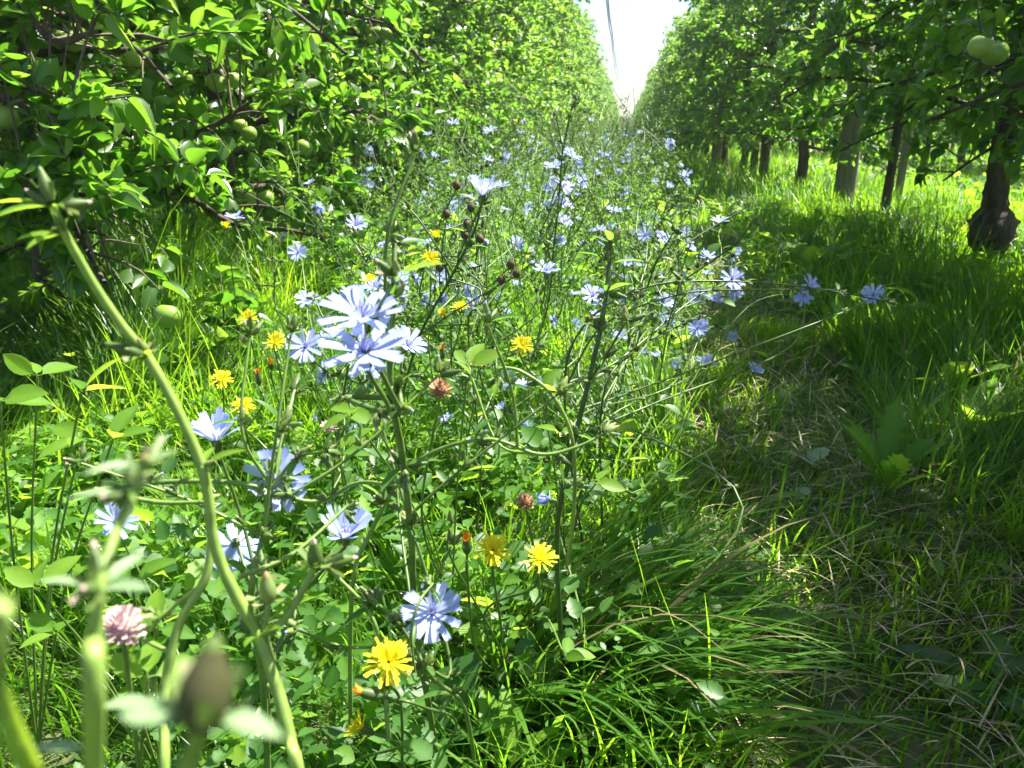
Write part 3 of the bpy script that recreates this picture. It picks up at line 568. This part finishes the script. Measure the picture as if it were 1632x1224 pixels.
chic('chicory stem curling in a loop across the middle to a yellowed tip', G(560, 1250), [G(560, 1250), P(560, 960, .6), P(590, 850, .6), P(660, 740, .57), P(770, 700, .55), P(860, 724, .55), P(920, 712, .55), P(965, 690, .55)],
     [(742, 668, 26, .6, .7, 0, 'half'), (566, 690, 36, .8, .4, 0, 'side'), (750, 715, 22, .8, .4, 0, 'half')], .0020, .75, 4, 2,
     aux=[([P(905, 900, .6), P(915, 800, .58), P(912, 700, .56), P(880, 630, .55), P(830, 592, .55), P(795, 588, .55), P(800, 606, .55)], .0017), ([P(620, 1180, .55), P(600, 1000, .55), P(520, 900, .55)], .0018)]).done(lm='herb')
def lead(base, tip, k=.5, up=.1): base = np.array(base); m = base * (1 - k) + np.array(tip) * k; m = m + [0, 0, up]; j = np.random.default_rng(int(abs(base[0]) * 1e4)); return [base, base * .7 + m * .3 + j.normal(0, .02, 3) + [0, 0, up * .3], m + j.normal(0, .025, 3), m * .5 + np.array(tip) * .5 + j.normal(0, .012, 3), np.array(tip)]
chic('chicory plant behind the huge pair, with one flower facing the camera at its left', G(560, 900), lead(G(560, 900), P(540, 470, .95)),
     [(487, 553, 56, .5, .9, 0, 'open'), (490, 480, 40, .9, .4, 0, 'open2'), (630, 455, 44, .7, .6, .2, 'open'), (598, 461, 40, .9, .3, -.3, 'half'), (560, 470, 34, .8, .5, 0, 'side'), (520, 598, 40, .2, .3, -.6, 'half'), (590, 595, 40, .5, .2, .4, 'half')], .0022, .3, 5, 5).done(lm='herb')
p = chic('tall chicory plant, a single cup shaped flower above dark seed heads', G(700, 760), [G(700, 760), P(640, 700, 1.2), P(660, 560, 1.0), P(720, 440, .92), P(755, 370, .88), P(768, 322, .87)],
     [(768, 312, 54, 1, .15, .1, 'cup'), (800, 298, 24, 1, .3, 0, 'half')], .0022, .12, 3, 3)
for (x, y) in ((712, 345), (745, 362), (743, 378), (766, 385), (750, 335), (822, 440), (813, 425), (700, 430), (798, 450), (728, 300)):
    e = P(x, y, .9); p.bud(e, facing(e, 1, 0, p.g.normal(0, .4)), 1.0, DARKHEAD); p.branch_to(e, np.array([0, 0, 1.]), .0009, 0, .1, 0)
p.done(lm='herb')
chic('tallest chicory stem, its bare tip reaching into the sky gap left of the wires', G(830, 620), [G(830, 620), P(870, 500, 1.55), P(882, 400, 1.4), P(892, 300, 1.32), P(897, 240, 1.3), P(910, 180, 1.3), P(918, 158, 1.3)],
     [(884, 268, 36, 1, .1, -.2, 'side'), (910, 250, 30, .8, .2, .5, 'open'), (897, 298, 34, .7, .4, .6, 'open2'), (870, 434, 40, 1, .3, 0, 'half'), (897, 325, 34, .8, .3, .5, 'open'), (880, 325, 24, .6, .5, -.4, 'wilt'), (898, 355, 28, .8, .5, .5, 'half'), (888, 388, 28, .8, .6, .1, 'half'), (878, 300, 24, .6, .5, -.6, 'half')], .0019, .15, 8, 2).done(lm='herb')
chic('chicory plant arching right over the shaded grass, flowers far apart on thin stems', G(930, 880), [G(930, 880), P(900, 640, 1.05), P(930, 520, 1.0), P(1040, 455, 1.0), P(1200, 450, 1.03), P(1320, 463, 1.1), P(1420, 482, 1.15)],
     [(1166, 445, 40, .3, .5, .3, 'open'), (1170, 462, 30, -.2, .5, .2, 'side'), (1290, 456, 36, .5, .4, .6, 'half'), (1282, 470, 34, 0, .5, -.3, 'side'), (1392, 470, 34, .5, .8, -.1, 'open'), (1110, 474, 30, .2, .7, 0, 'half'), (1138, 480, 30, .7, .3, .2, 'side')], .0018, .12, 7, 3,
     aux=[([P(900, 620, 1.05), P(960, 520, 1.02), P(1080, 470, 1.0), P(1200, 462, 1.03), P(1340, 462, 1.1)], .0014), ([P(900, 640, 1.05), P(1000, 500, 1.1), P(1080, 400, 1.15), P(1190, 330, 1.2)], .0013)]).done(lm='herb')
chic('chicory plant with several deep blue flowers low at the shade edge', G(960, 860), [G(960, 860), P(960, 640, 1.1), P(1010, 560, 1.15), P(1080, 520, 1.2), P(1120, 500, 1.25)],
     [(1112, 524, 34, .4, .8, 0, 'open2'), (1125, 580, 32, .9, .3, .1, 'side'), (1094, 579, 24, .3, .7, 0, 'half'), (1202, 591, 28, .8, .4, .4, 'half'), (1058, 483, 32, .6, .5, .4, 'half'), (1062, 510, 28, .3, .6, .2, 'side'), (988, 538, 28, .9, .3, 0, 'side'), (1040, 548, 18, .5, .5, 0, 'wilt')], .0018, .15, 5, 4).done(lm='herb')
chic('chicory plant with a row of four pale flowers slanting right below the wires', G(960, 720), lead(G(960, 720), P(1085, 362, 1.65)),
     [(1029, 375, 25, .6, .8, -.2, 'open'), (1055, 380, 29, .7, .5, .4, 'open2'), (1088, 370, 25, .7, .6, 0, 'open'), (1097, 395, 27, .6, .4, .7, 'half'), (1000, 420, 22, .7, .6, 0, 'half')], .0018, .2, 5, 5).done(lm='herb')
chic('slim chicory plant at the left with small flowers beside the low apples', G(560, 740), lead(G(560, 740), P(400, 355, 1.4), .6, .03),
     [(374, 349, 30, 1, .2, 0, 'side'), (475, 403, 30, .4, .8, 0, 'open'), (452, 380, 20, .8, .4, 0, 'half')], .0016, .3, 5, 3).done(lm='herb')
chic('chicory plant with one violet blue flower level with the grass tops left of centre', G(600, 720), lead(G(600, 720), P(566, 372, 1.5)),
     [(567, 360, 33, .7, .6, .2, 'half'), (640, 440, 26, .8, .5, 0, 'open')], .0017, .3, 4, 4).done(lm='herb')
chic('chicory plant in the centre with a narrow side-on lavender flower between yellow ones', G(760, 860), lead(G(760, 860), P(770, 470, 1.15)),
     [(757, 491, 36, .4, .6, -.6, 'half'), (822, 392, 30, .5, .5, .5, 'half')], .0019, .2, 5, 6).done(lm='herb')
# ---------------------------------------------------------------- yellow hawkbits, clovers
def hawk(label, base, items):
    p = Plant('hawkbit_plant', label, 'yellow flower', base, 'yellow hawkbits')
    for (x, y, d, up, tc, rt, me) in items:
        F = P(x, y, d); n = facing(F, up, tc, rt); p.main = p.stem([p.b, p.b * .6 + (F - n * .05) * .4 + p.g.normal(0, .015, 3) + [0, 0, .03], F - n * .035, F - n * .009], .0014, .0010, 24, .35, k=6); p.flower(F, n, me, .030 * FPX / d / 9999 + 1.0)
    for i in range(7): a = p.g.uniform(0, 6.28); p.leaf(p.b, (math.cos(a), math.sin(a), .4), .09, LEAF_LOBED, 1, .5)
    p.done()
hawk('pair of yellow hawkbits at the lower centre beside an orange withered bud', G(800, 1080), [(785, 877, .62, .7, .7, 0, HB[1]), (860, 893, .60, .9, .5, .2, HB[0]), (744, 870, .62, 1, .2, 0, FADED), (718, 835, .7, 1, 0, 0, BUDS[0])])
hawk('largest yellow hawkbit, low in the centre foreground', G(640, 1290), [(619, 1056, .47, .6, .9, 0, HB[1]), (590, 1106, .5, .3, .2, -1, FADED)])
hawk('yellow hawkbit half hidden in the leaves at the bottom left of centre', G(560, 1330), [(578, 1160, .55, .4, .3, -.6, HB[2])])
hawk('yellow hawkbit uppermost of the four at the left in the sunlit grass', G(420, 720), [(394, 509, 1.1, .5, .9, 0, HB[0])])
hawk('yellow hawkbit behind the long green stem, second of the four on the left', G(450, 760), [(438, 546, 1.0, .5, .8, 0, HB[0]), (432, 583, 1.05, .6, .5, 0, FADED)])
hawk('yellow hawkbit third down of the four at the left, on the sunlit clover', G(380, 800), [(353, 605, 1.0, .8, .7, 0, HB[1]), (412, 603, .9, 1, 0, 0, FADED)])
hawk('yellow hawkbit lowest of the four at the left', G(420, 860), [(387, 648, .98, .8, .6, 0, HB[1])])
hawk('bright yellow hawkbit facing up alone in the middle of the chicory', G(850, 740), [(832, 551, .98, .6, .9, 0, HB[1])])
hawk('yellow hawkbit behind the three-part leaf in the middle', G(790, 770), [(767, 574, .95, .8, .5, 0, HB[0]), (705, 563, 1.0, 1, 0, 0, FADED)])
hawk('yellow hawkbit pair stacked above each other at the upper middle', G(700, 640), [(686, 413, 1.15, .5, .8, 0, HB[1]), (695, 378, 1.2, .8, .4, 0, HB[2])])
hawk('small cluster of three yellow hawkbits at the centre', G(730, 700), [(707, 502, 1.2, .7, .5, -.3, HB[2]), (733, 491, 1.2, .9, .4, 0, HB[0]), (785, 503, 1.25, .8, .4, 0, HB[2])])
hawk('small yellow hawkbit behind the blue flowers left of centre', G(600, 640), [(587, 447, 1.4, .8, .6, 0, HB[0])])
hawk('tiny yellow hawkbit low on the trodden grass at the shade edge', G(1187, 905), [(1187, 886, 1.2, .9, .4, 0, HB[0])])
hawk('tiny orange yellow hawkbit beside the small blue flower at upper left', G(380, 620), [(361, 362, 1.5, .8, .5, 0, HB[2])])
def clov(label, base, items, leaves, grp='clover plants', ls=.026):
    p = Plant('clover_plant', label, 'clover', base, grp)
    for (x, y, d, mt, sc) in items:
        F = P(x, y, d); p.stem([p.b, (p.b + F) / 2 + p.g.normal(0, .012, 3), F], .0016, .0011, 24, .55, k=6); o = p.flower(F, facing(F, 1, .2), clover_head(mt, int(x)), sc)
    for (x, y, d, az) in leaves:
        F = P(x, y, d); p.stem([p.b, (p.b + F) / 2 + [0, 0, .03], F], .0013, .0009, 18, .6, k=6)
        for k in (-1, 0, 1): a = az + k * 1.1; p.leaf(F, (math.cos(a), math.sin(a), p.g.uniform(-.3, .9)), ls * p.g.uniform(.8, 1.2), LEAF_HI, .85, p.g.uniform(.5, 1), z=(p.g.normal(0, .4), p.g.normal(-.3, .4), 1))
    p.done(lm='weed')
clov('clover with a withered brown round head left of centre', G(720, 960), [(702, 624, .62, 'brownhead', 1.05)], [(745, 585, .6, 1.2), (600, 680, .6, 3), (560, 660, .6, 2.6)], ls=.025)
clov('clover with a brown head above small buds near the drooping blue flower', G(850, 1010), [(837, 802, .62, 'brownhead', .8)], [(900, 1045, .62, .3)])
clov('clover with a blurred pale pink head at the lower left', G(230, 1500), [(196, 1003, .30, 'pink', .9)], [(235, 1080, .34, 2)])
clov('clover with a mauve head beside the curled pale stem', G(560, 900), [(525, 683, .7, 'pink', .8)], [(540, 720, .7, 1)])
clov('clover with broad three-part leaves standing at the left edge', G(60, 1200), [], [(130, 625, .62, 1.2), (60, 600, .68, 2.4), (0, 640, .6, 1), (180, 700, .66, .4), (130, 700, .7, 4)], ls=.034)
clov('clover with three-part leaves at the lower left, dark in the shade of the stems', G(260, 1250), [], [(60, 940, .6, 2), (150, 980, .62, 0), (210, 930, .6, 1.5), (90, 1010, .66, 3), (250, 1000, .6, 1)], ls=.034)
clov('clover with bright three-part leaves in the centre below the curling stem', G(900, 900), [], [(890, 690, .8, 1.5), (860, 620, .8, .5), (980, 690, .9, 1), (950, 770, .85, 0)], ls=.03)
# -- broad leaved rosettes
def rosette(label, base, n, L, tpl, lm='weed', el=(.4, 1.6), az=(0, 6.28), grp='broad leaved weeds', tone=.55, name='dock_plant', cat='weed'):
    p = Plant(name, label, cat, base, grp); p.stem([p.b + [0, 0, -.02], p.b + [0, 0, .01]], .004, .004, 3, .4)
    for i in range(n):
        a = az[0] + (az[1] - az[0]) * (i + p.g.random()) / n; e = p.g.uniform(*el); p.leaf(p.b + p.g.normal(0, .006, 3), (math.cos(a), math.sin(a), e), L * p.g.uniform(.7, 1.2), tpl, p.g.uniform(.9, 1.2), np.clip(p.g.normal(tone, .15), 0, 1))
    p.done(lm=lm)
DOCK = leaf_tpl(.36, 16, .22, .3, .10, .5)
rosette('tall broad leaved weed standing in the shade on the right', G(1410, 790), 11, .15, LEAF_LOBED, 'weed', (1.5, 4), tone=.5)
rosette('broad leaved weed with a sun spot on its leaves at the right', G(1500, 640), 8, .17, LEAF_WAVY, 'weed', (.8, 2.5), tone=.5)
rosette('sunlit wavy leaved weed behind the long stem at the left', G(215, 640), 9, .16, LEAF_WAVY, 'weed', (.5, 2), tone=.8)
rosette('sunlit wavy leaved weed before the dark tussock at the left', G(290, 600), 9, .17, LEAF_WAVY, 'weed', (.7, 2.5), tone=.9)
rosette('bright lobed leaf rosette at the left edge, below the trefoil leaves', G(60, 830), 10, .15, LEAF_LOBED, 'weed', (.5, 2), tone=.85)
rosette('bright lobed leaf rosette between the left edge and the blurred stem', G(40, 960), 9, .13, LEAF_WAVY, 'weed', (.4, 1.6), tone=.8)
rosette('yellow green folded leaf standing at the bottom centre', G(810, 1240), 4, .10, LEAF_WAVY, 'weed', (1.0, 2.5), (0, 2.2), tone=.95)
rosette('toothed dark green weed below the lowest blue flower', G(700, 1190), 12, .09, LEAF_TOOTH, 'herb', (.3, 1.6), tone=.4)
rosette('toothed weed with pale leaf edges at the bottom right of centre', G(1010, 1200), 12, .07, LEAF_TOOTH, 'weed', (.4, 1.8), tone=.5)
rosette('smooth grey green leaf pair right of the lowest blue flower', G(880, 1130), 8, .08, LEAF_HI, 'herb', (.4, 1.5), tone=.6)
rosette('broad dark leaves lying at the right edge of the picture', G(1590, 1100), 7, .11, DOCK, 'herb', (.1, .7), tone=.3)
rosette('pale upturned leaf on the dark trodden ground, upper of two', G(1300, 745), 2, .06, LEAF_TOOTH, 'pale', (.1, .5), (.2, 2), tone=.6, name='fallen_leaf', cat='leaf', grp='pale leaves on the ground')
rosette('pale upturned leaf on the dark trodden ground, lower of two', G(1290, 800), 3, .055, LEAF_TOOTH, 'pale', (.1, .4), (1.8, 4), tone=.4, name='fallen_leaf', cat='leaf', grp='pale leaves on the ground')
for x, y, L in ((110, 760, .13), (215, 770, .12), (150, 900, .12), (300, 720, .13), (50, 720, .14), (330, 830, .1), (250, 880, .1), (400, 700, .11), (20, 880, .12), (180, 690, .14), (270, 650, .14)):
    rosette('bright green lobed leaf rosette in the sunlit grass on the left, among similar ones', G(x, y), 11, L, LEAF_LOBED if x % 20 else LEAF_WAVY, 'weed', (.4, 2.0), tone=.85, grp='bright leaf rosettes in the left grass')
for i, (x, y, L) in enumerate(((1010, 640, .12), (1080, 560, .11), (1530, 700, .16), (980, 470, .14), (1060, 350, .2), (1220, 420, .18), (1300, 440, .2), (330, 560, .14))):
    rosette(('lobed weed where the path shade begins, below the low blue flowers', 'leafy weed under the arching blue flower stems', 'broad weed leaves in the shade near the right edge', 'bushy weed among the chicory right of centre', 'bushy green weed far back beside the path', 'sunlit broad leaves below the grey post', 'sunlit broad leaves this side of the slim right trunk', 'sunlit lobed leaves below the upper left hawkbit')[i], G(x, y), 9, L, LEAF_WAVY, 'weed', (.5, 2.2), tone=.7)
# -- tussocks of long grass, each a thing
def tussock(label, base, n, L, W, az, leanr=(.2, .9), curl=(.5, 1.6), m='tussock', rad=.05, tone=.5):
    g = np.random.default_rng(n); mb = MB(); pos = np.stack([g.normal(0, rad, n), g.normal(0, rad, n), np.full(n, -.02)], -1)
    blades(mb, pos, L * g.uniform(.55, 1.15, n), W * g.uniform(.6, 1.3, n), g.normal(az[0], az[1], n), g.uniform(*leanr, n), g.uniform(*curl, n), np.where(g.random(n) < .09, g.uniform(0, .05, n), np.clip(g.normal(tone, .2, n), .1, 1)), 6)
    t = thing('grass_tussock', label, 'grass tuft', tuple(base), 'grass tussocks', mb.mesh('grass_tussock', [M[m]]))
tussock('lush tussock of wide grass blades combed to the right at lower centre', G(930, 1090), 190, .32, .0105, (-.35, .5), (.2, .9), (.7, 1.6), tone=.72)
tussock('smaller swathe of wide blades bending right behind the lush tussock', G(970, 960), 90, .28, .0095, (-.1, .5), (.3, 1.0), (.5, 1.4), tone=.75)
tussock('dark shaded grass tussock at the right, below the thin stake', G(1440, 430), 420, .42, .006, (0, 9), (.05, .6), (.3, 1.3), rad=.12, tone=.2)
tussock('drooping grass tussock at the foot of the left trees', G(330, 500), 620, .42, .005, (-1.2, 1.2), (.2, .8), (.7, 1.6), rad=.16, tone=.4)
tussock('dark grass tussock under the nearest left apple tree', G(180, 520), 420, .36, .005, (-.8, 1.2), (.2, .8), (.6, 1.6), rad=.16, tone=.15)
tussock('tall bright grass tuft at the foot of the grey post', G(1340, 330), 260, .38, .007, (0, 9), (.05, .5), (.2, 1.2), rad=.12, tone=.7)
tussock('tall shaded grass tuft near the right edge beside the broad leaved weed', G(1560, 640), 200, .34, .006, (0, 9), (.05, .6), (.2, 1.2), rad=.1, tone=.4)
tussock('tall thin grass tuft among the trunks far along the right row', G(1150, 330), 200, .6, .007, (0, 9), (.05, .3), (.2, 1.5), rad=.2, tone=.7)
# ---------------------------------------------------------------- the chicory band running down the alley
def chic_template(seed, h=.55, far=False):
    """one self-grown chicory plant at the origin"""
    g = np.random.default_rng(seed); st = MB(); lf = MB(); fl = []; bd = []
    def grow(p, d, L, r, depth):
        n = 7; pts = [p]
        for i in range(n): d = nrm(d + g.normal(0, .10, 3) + [0, 0, .03]); pts.append(pts[-1] + d * L / n)
        c = curve(pts, 12 if not far else 6); v, f = tube(c, np.linspace(r, r * .55, len(c)), 6 if not far else 4); st.add(v, f, g.uniform(.15, .85))
        for i in range(1, n + 1):
            q = pts[i]; hgt = q[2] / h
            if g.random() < .75 and hgt > .3:
                for k in range(g.integers(1, 4)): bd.append((q, nrm(d + g.normal(0, .7, 3))))
                if g.random() < .13: fl.append((q + nrm(g.normal(0, 1, 3)) * .012 + [0, 0, .006], nrm(g.normal(0, .5, 3) + [0, -.25, .9])))
            o = g.normal(0, 1, 3); o -= d * o.dot(d); dd = np.array([nrm(o) + d * .5])
            scatter(lf, LEAF_LANCE[0], LEAF_LANCE[1], np.array([q]), frames(dd, np.array([[0, 0, 1.]])), np.array([g.uniform(.02, .06) * (1.3 - min(hgt, 1))]), np.array([g.uniform(.3, .9)]))
            if depth < 2 and i >= 2 and g.random() < (.62 if depth == 0 else .35):
                o = nrm(o); grow(q, nrm(d + o * .9), L * g.uniform(.3, .55), r * .62, depth + 1)
        fl.append((pts[-1], nrm(g.normal(0, .5, 3) + [0, -.2, .8]))) if g.random() < .25 else bd.append((pts[-1], d))
    for s_ in range(3): a = g.uniform(0, 6.28); grow(np.array([g.normal(0, .01), g.normal(0, .01), -.02]), nrm([math.cos(a) * .3, math.sin(a) * .3, 1]), h * g.uniform(.75, 1.1), .0026, 0)
    for i in range(10): a = g.uniform(0, 6.28); scatter(lf, LEAF_LOBED[0], LEAF_LOBED[1], np.array([[0, 0, .01]]), frames(np.array([[math.cos(a), math.sin(a), g.uniform(.2, 1.2)]]), np.array([[0, 0, 1.]])), np.array([g.uniform(.08, .16)]), np.array([g.uniform(.3, .9)]))
    return st, lf, fl, bd
KINDS = ['open', 'open2', 'half', 'cup', 'side', 'wilt', 'ragged']
def mid_plant(seed, h):
    st, lf, fl, bd = chic_template(seed, h); g = np.random.default_rng(seed)
    bb = MB()
    root = thing('chicory_plant', 'x', 'chicory', (0, 0, 0)); obj('stem', st.mesh('stem', [M['stem']]), root); obj('leaves', lf.mesh('leaves', [M['herb']]), root)
    for q, n in fl[:5]:
        o = obj('flower', FL[KINDS[g.integers(7)]][0], root, q); orient(o, n)
    for q, n in bd[:34]: o = obj('bud', BUDS[g.integers(5)] if g.random() < .75 else DARKHEAD, root, q); orient(o, n)
    return root
def far_mesh(seed, h):
    st, lf, fl, bd = chic_template(seed, h, True); mb = MB(); g = np.random.default_rng(seed)
    def app(src, mi): 
        for v, f, r in zip(src.v, src.f, src.r): pass
        off = mb.n; mb.v += src.v; mb.f += [f + off for f in src.f]; mb.m += [np.full(len(f), mi) for f in src.f]; mb.r += src.r; mb.n += src.n
    app(st, 0); app(lf, 1)
    for q, n in fl[:6]:
        for i in range(9):
            V, F, T = strap(.02, .003, .008, .3, .1, i * .7, False, 2); fr = frames(np.array([np.cross(n, [1, 0, .01])]), np.array([n]))[0]; mb.add(V @ fr.T + q, F, g.uniform(.65, 1), 2)  # petals kept near the pale end: backlight wash put into their colour
    for q, n in bd: v, f = tube([q, q + n * .006, q + n * .012], [.002, .003, .0015], 4); mb.add(v, f, g.random(), 3)
    return mb.mesh('chicory_plant', [M['stem'], M['herb'], M['blue'], M['bud']])
MIDLAB = 'thin branching chicory plant with small pale flowers in the dense middle band'
FARLAB = 'chicory plant with tiny pale blue flowers in the far band receding down the alley'
mids = [mid_plant(100 + i, h) for i, h in enumerate((.55, .6, .5, .62, .45))]
spots = []
g = np.random.default_rng(5)
while len(spots) < 92:
    y = 1.25 + 4.6 * g.random() ** 1.1; x0, x1 = -.42 - .16 * min(y, 3.4), .30 - .05 * y; x = g.uniform(x0, x1)
    if y < 1.7 and x > .12: continue
    if all((x - a) ** 2 + (y - b) ** 2 > .018 for a, b in spots): spots.append((x, y))
for i, (x, y) in enumerate(spots):
    o = mids[i] if i < 5 else copy_tree(mids[i % 5])
    o.location = (x, y, 0); o.rotation_euler = (g.normal(0, .06), g.normal(0, .06), g.uniform(0, 6.28)); s = g.uniform(.75, 1.08) * (1 if y > 2.2 else .8); o.scale = (s, s, s)
    o['label'] = MIDLAB; o['group'] = 'chicory plants in the middle band'
fars = [far_mesh(200 + i, h) for i, h in enumerate((.58, .62, .55, .66))]
for i in range(200):
    y = 5.6 + 60 * (i / 200) ** 1.9 + g.uniform(-.2, .2); x = g.uniform(-1.0, .12)
    o = thing('chicory_plant', FARLAB, 'chicory', (x, y, 0), 'chicory plants in the far band', fars[i % 4])
    o.rotation_euler.z = g.uniform(0, 6.28); s = g.uniform(.85, 1.15); o.scale = (s, s, s)
